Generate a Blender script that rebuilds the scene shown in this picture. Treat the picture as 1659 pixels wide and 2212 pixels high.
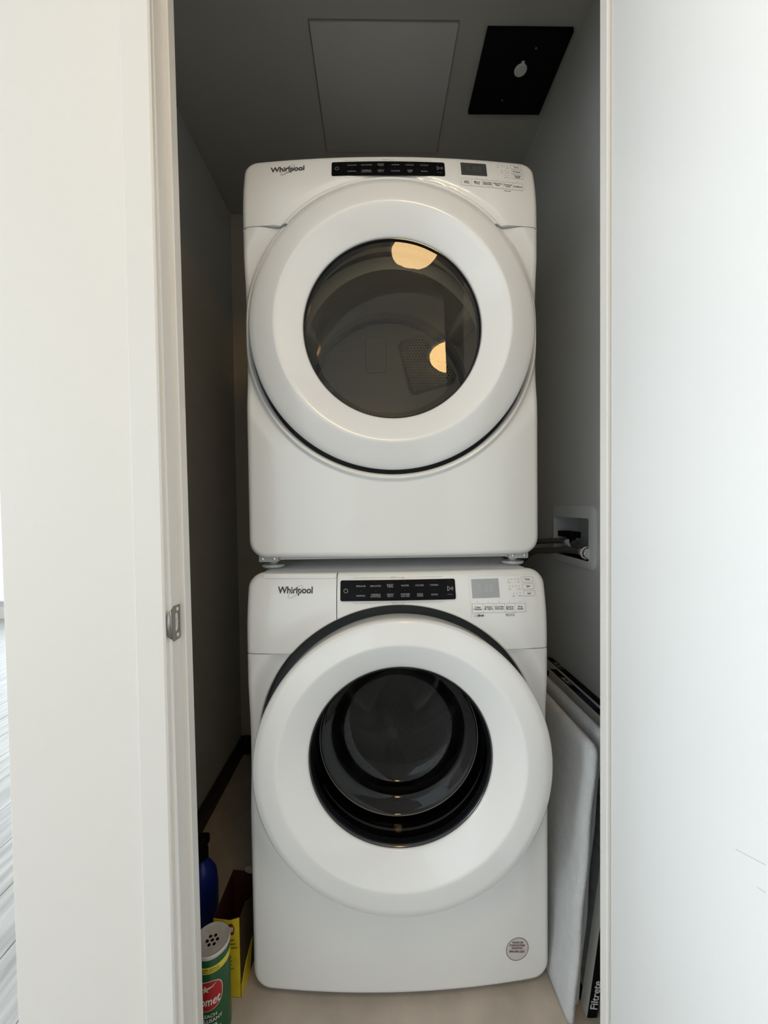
import bpy, bmesh, math, random
from mathutils import Vector, Matrix, Quaternion
random.seed(7)
sc = bpy.context.scene
for o in list(bpy.data.objects): bpy.data.objects.remove(o)
C = sc.collection
PI = math.pi

# ------------------------------------------------------------------ camera
yaw, pitch, roll = 0.0202, -0.0241, -0.0128
cam_d = bpy.data.cameras.new('camera'); cam = bpy.data.objects.new('camera', cam_d); C.objects.link(cam)
cam_d.sensor_fit = 'VERTICAL'; cam_d.sensor_height = 24.0
cam_d.lens = 24.0 * 883.3 / 2212.0
cam_d.shift_y = 6.8 / 2212.0
cam_d.clip_start = 0.02
cam.location = (-0.0453, -0.9295, 1.1334)
cam.rotation_mode = 'QUATERNION'
Rz = Quaternion((0, 0, 1), -yaw); Rx = Quaternion((1, 0, 0), PI / 2 + pitch); Rr = Quaternion((0, 0, 1), roll)
cam.rotation_quaternion = Rz @ Rx @ Rr
sc.camera = cam

# ------------------------------------------------------------------ world, lights, exposure
w = bpy.data.worlds.new('sky'); sc.world = w; w.use_nodes = True
bg = w.node_tree.nodes['Background']; bg.inputs[0].default_value = (0.86, 0.95, 1.0, 1); bg.inputs[1].default_value = 2.6

def area(name, loc, target, sx, sy, power, col):
    l = bpy.data.lights.new(name, 'AREA'); l.shape = 'RECTANGLE'; l.size = sx; l.size_y = sy
    l.energy = power; l.color = col
    o = bpy.data.objects.new(name, l); C.objects.link(o); o.location = loc
    o.rotation_euler = (Vector(target) - Vector(loc)).to_track_quat('-Z', 'Y').to_euler()
    return o
area('window_daylight', (-4.45, -0.7, 1.35), (0, -0.7, 1.1), 3.0, 2.0, 255, (0.90, 0.965, 1.0))
area('window_daylight', (-2.6, 3.1, 1.3), (-2.6, 0, 0.8), 2.6, 2.2, 60, (0.86, 0.96, 1.0))
area('window_daylight', (-1.2, -2.75, 1.45), (-0.2, 0, 1.1), 1.6, 1.7, 8, (0.92, 0.97, 1.0))
sc.view_settings.view_transform = 'Standard'; sc.view_settings.look = 'None'
sc.view_settings.gamma = 1.0; sc.view_settings.use_curve_mapping = False
sc.view_settings.exposure = -0.95

# ------------------------------------------------------------------ helpers
def mat(name, col, rough=0.5, metal=0.0, bump=0.0, bscale=200, coat=0.0, emit=None, estr=0, vary=0.0, vscale=6, spec=0.5, stretch=None):
    m = bpy.data.materials.new(name); m.use_nodes = True; nt = m.node_tree; b = nt.nodes['Principled BSDF']
    b.inputs['Base Color'].default_value = (*col, 1); b.inputs['Roughness'].default_value = rough
    b.inputs['Metallic'].default_value = metal; b.inputs['Coat Weight'].default_value = coat
    b.inputs['Coat Roughness'].default_value = 0.06; b.inputs['Specular IOR Level'].default_value = spec
    tc = nt.nodes.new('ShaderNodeTexCoord'); src = tc.outputs['Object']
    if stretch:
        mp = nt.nodes.new('ShaderNodeMapping'); mp.inputs['Scale'].default_value = stretch
        nt.links.new(src, mp.inputs[0]); src = mp.outputs[0]
    if emit:
        b.inputs['Emission Color'].default_value = (*emit, 1); b.inputs['Emission Strength'].default_value = estr
    if bump:
        n = nt.nodes.new('ShaderNodeTexNoise'); n.inputs['Scale'].default_value = bscale; n.inputs['Detail'].default_value = 3
        bp = nt.nodes.new('ShaderNodeBump'); bp.inputs['Strength'].default_value = bump; bp.inputs['Distance'].default_value = 0.002
        nt.links.new(src, n.inputs['Vector']); nt.links.new(n.outputs[0], bp.inputs['Height']); nt.links.new(bp.outputs[0], b.inputs['Normal'])
    if vary:
        n = nt.nodes.new('ShaderNodeTexNoise'); n.inputs['Scale'].default_value = vscale; n.inputs['Detail'].default_value = 5
        r = nt.nodes.new('ShaderNodeValToRGB'); r.color_ramp.elements[0].position = .3; r.color_ramp.elements[1].position = .7
        r.color_ramp.elements[0].color = (*[c * (1 - vary) for c in col], 1); r.color_ramp.elements[1].color = (*[min(1, c * (1 + vary)) for c in col], 1)
        nt.links.new(src, n.inputs['Vector']); nt.links.new(n.outputs[0], r.inputs[0]); nt.links.new(r.outputs[0], b.inputs['Base Color'])
    return m

def glass(name, tint, refl, rough=0.0, cap=.95):
    m = bpy.data.materials.new(name); m.use_nodes = True; nt = m.node_tree
    for n in list(nt.nodes): nt.nodes.remove(n)
    out = nt.nodes.new('ShaderNodeOutputMaterial'); mix = nt.nodes.new('ShaderNodeMixShader')
    t = nt.nodes.new('ShaderNodeBsdfTransparent'); t.inputs[0].default_value = (*tint, 1)
    g = nt.nodes.new('ShaderNodeBsdfGlossy'); g.inputs['Roughness'].default_value = rough
    ge = nt.nodes.new('ShaderNodeNewGeometry'); dt = nt.nodes.new('ShaderNodeVectorMath'); dt.operation = 'DOT_PRODUCT'
    nt.links.new(ge.outputs['Incoming'], dt.inputs[0]); nt.links.new(ge.outputs['Normal'], dt.inputs[1])
    def mth(op, a, b):
        n = nt.nodes.new('ShaderNodeMath'); n.operation = op; n.use_clamp = False
        for i, v in enumerate((a, b)):
            if v is None: continue
            if isinstance(v, (int, float)): n.inputs[i].default_value = v
            else: nt.links.new(v, n.inputs[i])
        return n.outputs[0]
    c = mth('SUBTRACT', 1.0, mth('ABSOLUTE', dt.outputs['Value'], None))
    f = mth('MINIMUM', mth('ADD', mth('MULTIPLY', mth('POWER', c, 5.0), cap), refl), 1.0)      # Schlick
    nt.links.new(f, mix.inputs[0])
    nt.links.new(t.outputs[0], mix.inputs[1]); nt.links.new(g.outputs[0], mix.inputs[2]); nt.links.new(mix.outputs[0], out.inputs[0])
    return m

M = dict(
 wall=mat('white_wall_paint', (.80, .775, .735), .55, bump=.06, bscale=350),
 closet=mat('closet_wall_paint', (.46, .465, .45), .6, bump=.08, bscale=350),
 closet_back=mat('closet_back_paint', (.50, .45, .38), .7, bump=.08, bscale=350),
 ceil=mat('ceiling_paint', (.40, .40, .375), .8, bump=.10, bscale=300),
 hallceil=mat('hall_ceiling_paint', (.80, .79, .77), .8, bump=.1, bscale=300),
 trim=mat('white_trim_paint', (.79, .77, .735), .35, bump=.05, bscale=120, stretch=(1, 1, .08)),
 door=mat('white_door_paint', (.83, .835, .83), .42, bump=.05, bscale=260),
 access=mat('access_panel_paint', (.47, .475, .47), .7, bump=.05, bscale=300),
 black=mat('black_plastic', (.004, .004, .005), .7, spec=.12),
 blackgloss=mat('black_gloss_plastic', (.003, .003, .004), .3, spec=.12),
 plug=mat('grey_white_plastic', (.62, .62, .60), .5),
 white=mat('white_enamel', (.80, .80, .785), .28, coat=.55, bump=.015, bscale=900),
 whiteplas=mat('white_gloss_plastic', (.81, .81, .80), .22, coat=.6),
 ringinner=mat('white_satin_plastic', (.80, .81, .81), .24, coat=.5),
 cabinet=mat('white_sheet_enamel', (.72, .72, .71), .35, coat=.3),
 well=mat('dark_grey_gasket', (.09, .095, .095), .6),
 rubber=mat('black_rubber', (.008, .008, .009), .5),
 darktrim=mat('black_trim', (.006, .006, .008), .18, coat=.5),
 drum=mat('painted_drum', (.34, .305, .24), .38, coat=.15, vary=.06, vscale=3),
 drumback=mat('painted_drum_back', (.31, .275, .215), .45, vary=.06, vscale=4),
 grille=mat('grille_metal', (.22, .18, .12), .4, metal=.7),
 steel=mat('stainless_drum', (.50, .49, .47), .30, metal=1.0),
 chrome=mat('chrome', (.88, .88, .86), .28, metal=1.0),
 nickel=mat('satin_nickel', (.30, .29, .27), .34, metal=1.0),
 print=mat('dark_grey_print', (.03, .03, .03), .5),
 greyprint=mat('grey_print', (.30, .30, .29), .5),
 silver=mat('silver_print', (.55, .53, .47), .35, metal=.4),
 litprint=mat('pale_print', (.42, .42, .44), .5),
 dimprint=mat('dim_print', (.11, .11, .115), .5),
 dispW=mat('grey_display', (.36, .375, .39), .25),
 dispD=mat('dark_display', (.055, .058, .06), .25),
 digW=mat('grey_segments', (.43, .445, .46), .4), digD=mat('dark_segments', (.075, .078, .08), .4),
 btn=mat('button_face', (.79, .79, .77), .3, coat=.4),
 vinyl=mat('closet_floor_vinyl', (.46, .40, .34), .5, vary=.14, vscale=9, bump=.1, bscale=80),
 base=mat('dark_baseboard', (.02, .019, .018), .5),
 wood=mat('grey_wood', (.42, .41, .40), .30, vary=.25, vscale=5, stretch=(9, .7, 1), bump=.08, bscale=40),
 hose=mat('braided_hose', (.16, .155, .145), .4, metal=.6, bump=.5, bscale=500),
 blue=mat('blue_plastic', (.006, .022, .24), .35),
 pipeblue=mat('blue_handle', (.10, .22, .38), .5),
 yellow=mat('yellow_card', (.66, .50, .02), .55, vary=.08, vscale=40),
 maroon=mat('dark_red_print', (.05, .008, .006), .6),
 brown=mat('brown_print', (.035, .016, .005), .55, vary=.5, vscale=40),
 kraft=mat('torn_paper', (.42, .36, .30), .8),
 green=mat('green_label', (.005, .085, .025), .35, coat=.2),
 red=mat('red_label', (.42, .012, .02), .35),
 cream=mat('cream_print', (.62, .55, .38), .5), whiteprint=mat('white_print', (.75, .75, .72), .5),
 ylabel=mat('yellow_label', (.66, .58, .05), .4),
 canlid=mat('dull_metal_lid', (.58, .56, .53), .5, metal=.25, vary=.15, vscale=60),
 media=mat('fluffy_filter_media', (.50, .51, .515), .95, bump=.9, bscale=260, vary=.05, vscale=30),
 card=mat('filter_card', (.55, .54, .50), .7, bump=.2, bscale=120),
 pleat=mat('filter_pleats', (.36, .36, .35), .85),
 bluep=mat('dark_blue_print', (.03, .045, .16), .5),
 sticker=mat('clear_pink_sticker', (.60, .55, .56), .3),
 lamp=mat('warm_lamp_glass', (.9, .8, .6), .3, emit=(1.0, .66, .30), estr=62),
 frame=mat('window_frame', (.55, .57, .58), .4),
)
GL_D = glass('tinted_dryer_glass', (.76, .74, .69), .030)
GL_I = glass('inner_door_pane', (.93, .92, .90), .065)
GL_W = glass('dark_washer_glass', (.30, .30, .31), .035, cap=.30)
GL_P = glass('clear_pane', (.95, .97, .98), .04)

def link(name, me, m, parent=None, smooth=False):
    o = bpy.data.objects.new(name, me); C.objects.link(o)
    if m: me.materials.append(m)
    if smooth: me.polygons.foreach_set('use_smooth', [True] * len(me.polygons))
    if parent: o.parent = parent
    return o
def mk(name, vs, fs, m, parent=None, smooth=False):
    me = bpy.data.meshes.new(name); me.from_pydata([tuple(v) for v in vs], [], fs); me.update()
    return link(name, me, m, parent, smooth)
def bmo(name, bm, m, parent=None, smooth=False, angle=None):
    me = bpy.data.meshes.new(name); bmesh.ops.recalc_face_normals(bm, faces=bm.faces); bm.to_mesh(me); bm.free()
    o = link(name, me, m, parent, smooth or angle is not None)
    if angle is not None: me.set_sharp_from_angle(angle=math.radians(angle))
    return o
def bx(bm, x0, x1, y0, y1, z0, z1, bev=0, seg=2):
    r = bmesh.ops.create_cube(bm, size=1); vs = r['verts']
    for v in vs: v.co = Vector(((x0 + x1) / 2 + v.co.x * (x1 - x0), (y0 + y1) / 2 + v.co.y * (y1 - y0), (z0 + z1) / 2 + v.co.z * (z1 - z0)))
    if bev:
        es = list({e for v in vs for e in v.link_edges}); bmesh.ops.bevel(bm, geom=es, offset=bev, segments=seg, affect='EDGES', profile=.5)
def box(name, d, m, parent=None, bev=0, seg=2):
    bm = bmesh.new(); bx(bm, *d, bev, seg); return bmo(name, bm, m, parent, angle=40 if bev else None)
def tag(o, label=None, cat=None, group=None, kind=None):
    if label: o['label'] = label
    if cat: o['category'] = cat
    if group: o['group'] = group
    if kind: o['kind'] = kind
    return o
def struct(o): o['kind'] = 'structure'; return o
def empty(name, loc, label, cat, group=None):
    o = bpy.data.objects.new(name, None); C.objects.link(o); o.location = loc; o.empty_display_size = .05
    return tag(o, label, cat, group)
def lathe(bm, prof, n=96, axis='Y', c=(0, 0, 0), a0=0, a1=2 * PI, close=True):
    rings = []
    k = n if close else n + 1
    for r, h in prof:
        ring = []
        for i in range(k):
            a = a0 + (a1 - a0) * i / n
            u, v = r * math.cos(a), r * math.sin(a)
            p = (u, h, v) if axis == 'Y' else ((u, v, h) if axis == 'Z' else (h, u, v))
            ring.append(bm.verts.new((p[0] + c[0], p[1] + c[1], p[2] + c[2])))
        rings.append(ring)
    for A, B in zip(rings, rings[1:]):
        for i in range(n):
            j = (i + 1) % k
            bm.faces.new((A[i], A[j], B[j], B[i]))
    return rings
def lathe_o(name, prof, m, parent=None, n=96, axis='Y', c=(0, 0, 0), cap0=False, cap1=False, angle=35):
    bm = bmesh.new(); R = lathe(bm, prof, n, axis, c)
    if cap0: bm.faces.new(R[0])
    if cap1: bm.faces.new(R[-1])
    return bmo(name, bm, m, parent, angle=angle)
def tube(name, pts, r, m, parent=None, n=12, caps=True):
    # smooth path through points (Catmull-Rom), swept circle
    P = [Vector(p) for p in pts]; Q = []
    ext = [P[0] * 2 - P[1]] + P + [P[-1] * 2 - P[-2]]
    for i in range(1, len(ext) - 2):
        a, b, c2, d = ext[i - 1:i + 3]
        for k in range(6):
            t = k / 6; Q.append(.5 * ((2 * b) + (-a + c2) * t + (2 * a - 5 * b + 4 * c2 - d) * t * t + (-a + 3 * b - 3 * c2 + d) * t ** 3))
    Q.append(P[-1])
    bm = bmesh.new(); rings = []; up = Vector((.01, .02, 1))
    for i, q in enumerate(Q):
        t = (Q[min(i + 1, len(Q) - 1)] - Q[max(i - 1, 0)]).normalized()
        a = t.cross(up).normalized(); b = t.cross(a)
        rings.append([bm.verts.new(q + a * r * math.cos(2 * PI * j / n) + b * r * math.sin(2 * PI * j / n)) for j in range(n)])
    for A, B in zip(rings, rings[1:]):
        for j in range(n): bm.faces.new((A[j], A[(j + 1) % n], B[(j + 1) % n], B[j]))
    if caps: bm.faces.new(rings[0]); bm.faces.new(rings[-1])
    return bmo(name, bm, m, parent, angle=50)

# text as flat 2D geometry: returns (verts2d, faces), centred on x, baseline-centred on y
_tc = {}
def text2d(s, size, bold=0.0, shear=0.0, align='CENTER', width=None, spacing=1.0, line=1.0):
    cu = bpy.data.curves.new('t', 'FONT'); cu.body = s; cu.size = 1.0; cu.offset = bold; cu.shear = shear
    cu.align_x = align; cu.align_y = 'CENTER'; cu.space_character = spacing; cu.space_line = line; cu.resolution_u = 3
    ob = bpy.data.objects.new('t', cu); C.objects.link(ob)
    dg = bpy.context.evaluated_depsgraph_get(); me = bpy.data.meshes.new_from_object(ob.evaluated_get(dg))
    V = [(v.co.x, v.co.y) for v in me.vertices]; F = [tuple(p.vertices) for p in me.polygons]
    bpy.data.objects.remove(ob); bpy.data.curves.remove(cu); bpy.data.meshes.remove(me)
    xs = [v[0] for v in V]; ys = [v[1] for v in V]
    cy = (min(ys) + max(ys)) / 2; cx = (min(xs) + max(xs)) / 2 if align == 'CENTER' else min(xs)
    k = size if width is None else width / (max(xs) - min(xs))
    return [((x - cx) * k, (y - cy) * size) for x, y in V], F
class Print:
    """collects flat marks in a 2D frame, mapped on to a surface by fn(u, v)"""
    def __init__(s): s.V = []; s.F = []
    def add(s, V, F, ox=0, oy=0, rot=0):
        n = len(s.V); c, q = math.cos(rot), math.sin(rot)
        s.V += [(ox + c * x - q * y, oy + q * x + c * y) for x, y in V]; s.F += [tuple(i + n for i in f) for f in F]
    def text(s, t, ox, oy, size, rot=0, **k): s.add(*text2d(t, size, **k), ox, oy, rot)
    def rect(s, x0, y0, x1, y1, nx=1, rot=0):
        V = []; F = []
        for i in range(nx + 1):
            x = x0 + (x1 - x0) * i / nx; V += [(x, y0), (x, y1)]
        for i in range(nx): F.append((2 * i, 2 * i + 2, 2 * i + 3, 2 * i + 1))
        s.add(V, F)
    def line(s, x0, y0, x1, y1, t):
        d = math.hypot(x1 - x0, y1 - y0); nx, ny = -(y1 - y0) / d * t / 2, (x1 - x0) / d * t / 2
        k = max(1, int(d / .02)); V = []; F = []
        for i in range(k + 1):
            x = x0 + (x1 - x0) * i / k; y = y0 + (y1 - y0) * i / k; V += [(x - nx, y - ny), (x + nx, y + ny)]
        for i in range(k): F.append((2 * i, 2 * i + 2, 2 * i + 3, 2 * i + 1))
        s.add(V, F)
    def disc(s, x, y, r, n=12): s.add([(x + r * math.cos(2 * PI * i / n), y + r * math.sin(2 * PI * i / n)) for i in range(n)], [tuple(range(n))])
    def arc(s, x, y, rx, ry, a0, a1, t, rot=0, n=40, taper=False):
        V = []; F = []
        for i in range(n + 1):
            a = a0 + (a1 - a0) * i / n; tt = t * (math.sin(PI * i / n) ** .5 * .9 + .1 if taper else 1)
            for k in (-.5, .5): V.append(((rx + k * tt) * math.cos(a), (ry + k * tt) * math.sin(a)))
        for i in range(n): F.append((2 * i, 2 * i + 2, 2 * i + 3, 2 * i + 1))
        s.add(V, F, x, y, rot)
    def poly(s, pts): s.add(list(pts), [tuple(range(len(pts)))])
    def rrect_outline(s, x0, y0, x1, y1, r, t, n=5):
        P = rrect(x0, y0, x1, y1, r, n); Q = rrect(x0 + t, y0 + t, x1 - t, y1 - t, max(r - t, .0001), n)
        k = len(P); s.add(P + Q, [(i, (i + 1) % k, k + (i + 1) % k, k + i) for i in range(k)])
    def make(s, name, fn, m, parent=None):
        return mk(name, [fn(u, v) for u, v in s.V], s.F, m, parent)
def rrect(x0, y0, x1, y1, r, n=5):
    P = []
    for cx, cy, a in ((x1 - r, y1 - r, 0), (x0 + r, y1 - r, 90), (x0 + r, y0 + r, 180), (x1 - r, y0 + r, 270)):
        for i in range(n + 1):
            t = math.radians(a + 90 * i / n); P.append((cx + r * math.cos(t), cy + r * math.sin(t)))
    return P
def slab(name, P, fn, off, m, parent=None):
    """rounded plate: outline P (2D) raised off above surface fn(u, v, lift), with sides; finely fanned"""
    n = len(P); cx = sum(p[0] for p in P) / n; cy = sum(p[1] for p in P) / n
    V = [fn(u, v, -.001) for u, v in P] + [fn(u, v, off) for u, v in P]; F = [(i, (i + 1) % n, n + (i + 1) % n, n + i) for i in range(n)]
    V2 = list(V); rings = [.66, .33]; prev = n
    for k in rings:
        s0 = len(V2); V2 += [fn(cx + (u - cx) * k, cy + (v - cy) * k, off) for u, v in P]
        F += [(prev + i, prev + (i + 1) % n, s0 + (i + 1) % n, s0 + i) for i in range(n)]; prev = s0
    V2.append(fn(cx, cy, off)); F += [(prev + i, prev + (i + 1) % n, len(V2) - 1) for i in range(n)]
    return mk(name, V2, F, m, parent)

# ------------------------------------------------------------------ setting
HC = 2.44; XL, XR, YB = -0.676, 0.54, 0.94; YF = -0.215; YI = -0.1585
struct(box('floor', (XL - .014, .60, YF + .03, YB + .1, -.06, 0), M['vinyl']))
hf = struct(box('floor', (-4.7, 1.6, -2.9, YF + .03, -.06, -.006), M['wood']))
hf2 = struct(box('floor', (-4.7, XL - .014, YF + .03, 3.5, -.06, -.006), M['wood']))
k = 0
for i in range(25):                                     # plank pieces of the wood floor beyond the wall end
    x1 = -.700 - .155 * i; x0 = x1 - .1535
    y = 3.4 - ((i * 37) % 100) / 100 * 1.2
    ys = [3.45]
    while y > -1.4: ys.append(y); y -= 1.22
    ys.append(-1.4)
    if x0 < -4.6: break
    for a, b in zip(ys, ys[1:]):
        if a - b < .05: continue
        bm = bmesh.new(); bx(bm, x0, x1, b + .0012, a, -.02, 0 + random.uniform(-.0004, .0004), .0012, 1)
        bmo('plank', bm, M['wood'], hf)
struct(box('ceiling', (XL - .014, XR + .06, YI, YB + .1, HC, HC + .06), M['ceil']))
struct(box('ceiling', (-4.7, 1.6, -2.9, YI, HC, HC + .06), M['hallceil']))
struct(box('ceiling', (-4.7, XL - .014, YI, 3.5, HC, HC + .06), M['hallceil']))
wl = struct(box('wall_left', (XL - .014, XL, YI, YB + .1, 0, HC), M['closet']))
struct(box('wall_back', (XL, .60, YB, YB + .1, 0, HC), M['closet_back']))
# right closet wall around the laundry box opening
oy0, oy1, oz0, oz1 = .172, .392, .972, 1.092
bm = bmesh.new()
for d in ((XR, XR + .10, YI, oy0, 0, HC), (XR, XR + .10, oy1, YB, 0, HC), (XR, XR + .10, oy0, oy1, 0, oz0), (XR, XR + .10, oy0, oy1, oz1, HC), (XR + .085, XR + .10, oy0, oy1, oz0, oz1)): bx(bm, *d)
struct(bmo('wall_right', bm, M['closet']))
# front wall: left piece, right piece, over the doorway
JL, JR, HEAD = -.405, .391, 2.20
bm = bmesh.new(); bx(bm, XL - .014, JL - .018, YF, YI, 0, HC, .002, 1); struct(bmo('wall_front_left', bm, M['wall']))
bm = bmesh.new(); bx(bm, .449, 1.6, YF, YI, 0, HC); bx(bm, JL - .018, .449, YF, YI, HEAD + .018, HC); struct(bmo('wall_front_right', bm, M['wall']))
# casing, jamb with door stop (left)
def prism(name, P, z0, z1, m, parent=None):
    n = len(P); V = [(x, y, z0) for x, y in P] + [(x, y, z1) for x, y in P]
    F = [(i, (i + 1) % n, n + (i + 1) % n, n + i) for i in range(n)] + [tuple(range(n))[::-1], tuple(range(n, 2 * n))]
    bm = bmesh.new(); vs = [bm.verts.new(v) for v in V]; [bm.faces.new([vs[i] for i in f]) for f in F]
    return bmo(name, bm, m, parent)
cas = prism('trim_1', [(-.4600, YF), (-.4600, YF - .008), (-.4582, YF - .0105), (-.4125, YF - .0105), (-.4095, YF - .008), (-.4095, YF)], 0, HEAD + .05, M['trim']); struct(cas)
jam = prism('trim_2', [(-.423, YF - .0005), (-.4060, YF - .0005), (JL, YF + .001), (JL, -.1845), (-.3965, -.1845), (-.3950, -.183), (-.3950, -.1605), (-.3965, -.159), (-.402, -.1588), (JL, YI), (-.423, YI)], 0, HEAD + .018, M['trim']); struct(jam)
for v in jam.data.vertices: v.co.x -= (v.co.z - 1.3) * .005      # frame slightly out of plumb
jr = prism('trim_3', [(.449, -.184), (.3825, -.184), (.3815, -.182), (.3815, -.1605), (.3825, -.159), (.392, -.1588), (.392, YI), (.449, YI)], 0, HEAD + .018, M['trim']); struct(jr)
struct(box('trim_4', (JL, .392, YF, YI, HEAD, HEAD + .018), M['trim']))
# hall shell
struct(box('wall_hall_right', (1.6, 1.7, -2.9, YI, 0, HC), M['wall']))
bm = bmesh.new(); bx(bm, -4.7, -2.2, -3.0, -2.9, 0, HC); bx(bm, -.4, 1.7, -3.0, -2.9, 0, HC); bx(bm, -2.2, -.4, -3.0, -2.9, 0, .5); bx(bm, -2.2, -.4, -3.0, -2.9, 2.3, HC)
struct(bmo('wall_hall_back', bm, M['wall']))
def window(n, x0, x1, z0, z1, pos, horiz, cnt):
    bm = bmesh.new(); t = .05
    f = (lambda a, b, c, d: bx(bm, a, b, pos - .03, pos + .03, c, d)) if horiz else (lambda a, b, c, d: bx(bm, pos - .03, pos + .03, a, b, c, d))
    f(x0, x1, z0, z0 + t); f(x0, x1, z1 - t, z1)
    for i in range(cnt + 1):
        x = x0 + (x1 - x0 - t) * i / cnt; f(x, x + t, z0 + t, z1 - t)
    o = struct(bmo('window_%d' % n, bm, M['frame']))
    for i in range(cnt):
        a = x0 + (x1 - x0 - t) * i / cnt + t; b = x0 + (x1 - x0 - t) * (i + 1) / cnt
        d = (a, b, pos - .004, pos + .004, z0 + t, z1 - t) if horiz else (pos - .004, pos + .004, a, b, z0 + t, z1 - t)
        box('pane', d, GL_P, o)
    return o
window(1, -4.6, -1.2, .12, 2.3, 3.45, True, 4)
window(2, -2.4, 1.0, .3, 2.3, -4.65, False, 3)
window(3, -2.2, -.4, .5, 2.3, -2.95, True, 2)
bm = bmesh.new(); bx(bm, -4.7, -4.6, 3.4, 3.5, 0, HC); bx(bm, -1.2, XL, 3.4, 3.5, 0, HC); bx(bm, -4.6, -1.2, 3.4, 3.5, 0, .12); bx(bm, -4.6, -1.2, 3.4, 3.5, 2.3, HC)
struct(bmo('wall_far', bm, M['wall']))
bm = bmesh.new(); bx(bm, -4.7, -4.6, -3, -2.4, 0, HC); bx(bm, -4.7, -4.6, 1.0, 3.5, 0, HC); bx(bm, -4.7, -4.6, -2.4, 1.0, 0, .3); bx(bm, -4.7, -4.6, -2.4, 1.0, 2.3, HC)
struct(bmo('wall_hall_left', bm, M['wall']))
struct(box('wall_passage', (XL - .014, XL, YB + .1, 3.4, 0, HC), M['wall']))
struct(box('baseboard_left', (XL, XL + .012, YI, YB, 0, .085), M['base'], bev=.003))
struct(box('baseboard_back', (XL + .012, XR, YB - .012, YB, 0, .085), M['base'], bev=.003))
# door leaf standing open, edge-on at the right jamb
dl = struct(box('door_1', (0, .035, -.785, 0, .012, HEAD - .004), M['door'], bev=.002))
dl.location = (.3865, -.1865, 0); dl.rotation_euler = (0, 0, math.radians(0.6))
for z in (.25, 1.06, 1.86): lathe_o('hinge', [(.0, -.045), (.006, -.045), (.006, .045), (0, .045)], M['nickel'], dl, 12, 'Z', (.042, -.004, z))
# scuffs on the door
pr = Print()
for a, b, c, d in ((-.50, .722, -.474, .712), (-.474, .712, -.462, .708), (-.56, .66, -.545, .656), (-.545, .656, -.53, .662), (-.50, .69, -.49, .687)): pr.line(a, b, c, d, .0007)
pr.make('scuff_mark', lambda u, v: (-.0002, u + .2, v), mat('scuff', (.55, .54, .54), .6), dl)

# strike plate on the left jamb
sp = empty('strike_plate', (JL + .0019, -.2, .93), 'satin nickel strike plate let into the white left door jamb', 'strike plate')
bm = bmesh.new()
Z0, Z1 = -.030, .030
outer = [(-.0158, .026), (-.0158, -.024), (-.010, -.031), (.010, -.031), (.0135, -.029), (.0135, .030), (.004, .030), (-.006, .031)]
hole = [(-.004, .016), (-.004, -.014), (.002, -.016), (.0065, -.012), (.008, -.004), (.008, .010), (.006, .016), (.001, .018)]
ov = [bm.verts.new((.0016, y, z)) for y, z in outer]; hv = [bm.verts.new((.0016, y, z)) for y, z in hole]
es = [bm.edges.new((L[i], L[(i + 1) % len(L)])) for L in (ov, hv) for i in range(len(L))]
bmesh.ops.triangle_fill(bm, use_beauty=True, edges=es)
r = bmesh.ops.extrude_face_region(bm, geom=list(bm.faces))
for v in r['geom']:
    if isinstance(v, bmesh.types.BMVert): v.co.x = -.0002
bmo('plate', bm, M['nickel'], sp)
bm = bmesh.new(); rows = []
for i in range(9):                                       # lip curling round the jamb edge
    a = i / 8 * math.radians(75); r0 = .006
    y = -.0158 - r0 * math.sin(a) * 1.1; x = .0016 - r0 * (1 - math.cos(a)) * 1.3
    hh = .026 - .007 * (i / 8) ** 2
    rows.append([bm.verts.new((x, y, -hh + .001)), bm.verts.new((x, y, hh))])
for A, B in zip(rows, rows[1:]): bm.faces.new((A[0], A[1], B[1], B[0]))
o = bmo('lip', bm, M['nickel'], sp, smooth=True); sd = o.modifiers.new('s', 'SOLIDIFY'); sd.thickness = .0012
for z in (.0235, -.023):
    s = lathe_o('screw', [(.0, .0028), (.0012, .0022), (.0016, .0024), (.0034, .0022), (.0038, .0015), (.0038, 0)], M['chrome'], sp, 16, 'X', (0, .004, z))
lathe_o('latch_pocket', [(.0001, .0001), (.009, .0001)], M['plug'], sp, 4, 'X', (.0003, .002, .001))

# ------------------------------------------------------------------ ceiling plates
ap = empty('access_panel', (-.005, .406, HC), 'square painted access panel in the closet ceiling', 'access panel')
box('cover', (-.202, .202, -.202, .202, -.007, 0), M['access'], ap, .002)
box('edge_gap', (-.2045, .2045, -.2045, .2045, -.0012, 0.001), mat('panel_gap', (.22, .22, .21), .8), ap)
vp = empty('ceiling_plate', (.397, .332, HC), 'black square plate with a small round grey plug on the closet ceiling', 'ceiling plate')
box('plate', (-.119, .119, -.120, .120, -.016, 0), M['black'], vp, .003)
lathe_o('plug', [(.0, -.021), (.016, -.021), (.0185, -.019), (.0185, -.015)], M['plug'], vp, 32, 'Z', (.006, -.022, 0))
box('nub', (.001, .011, -.047, -.036, -.020, -.015), M['plug'], vp, .002)
for sx, sy in ((-.02, .07), (.03, -.08)): lathe_o('screw', [(0, -.0175), (.003, -.0175), (.003, -.015)], M['well'], vp, 10, 'Z', (sx, sy, 0))

# hall lamp
lp = empty('ceiling_lamp', (.17, -1.07, HC), 'warm glowing dome lamp on the hall ceiling, mirrored in the dryer window', 'ceiling lamp')
lathe_o('lamp_base', [(.0, 0), (.136, 0), (.136, -.018), (.121, -.022), (0, -.022)], M['whiteplas'], lp, 48, 'Z')
lathe_o('lamp_shade', [(.119, -.022), (.115, -.043), (.098, -.064), (.068, -.080), (.035, -.088), (.001, -.091)], M['lamp'], lp, 48, 'Z')

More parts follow.
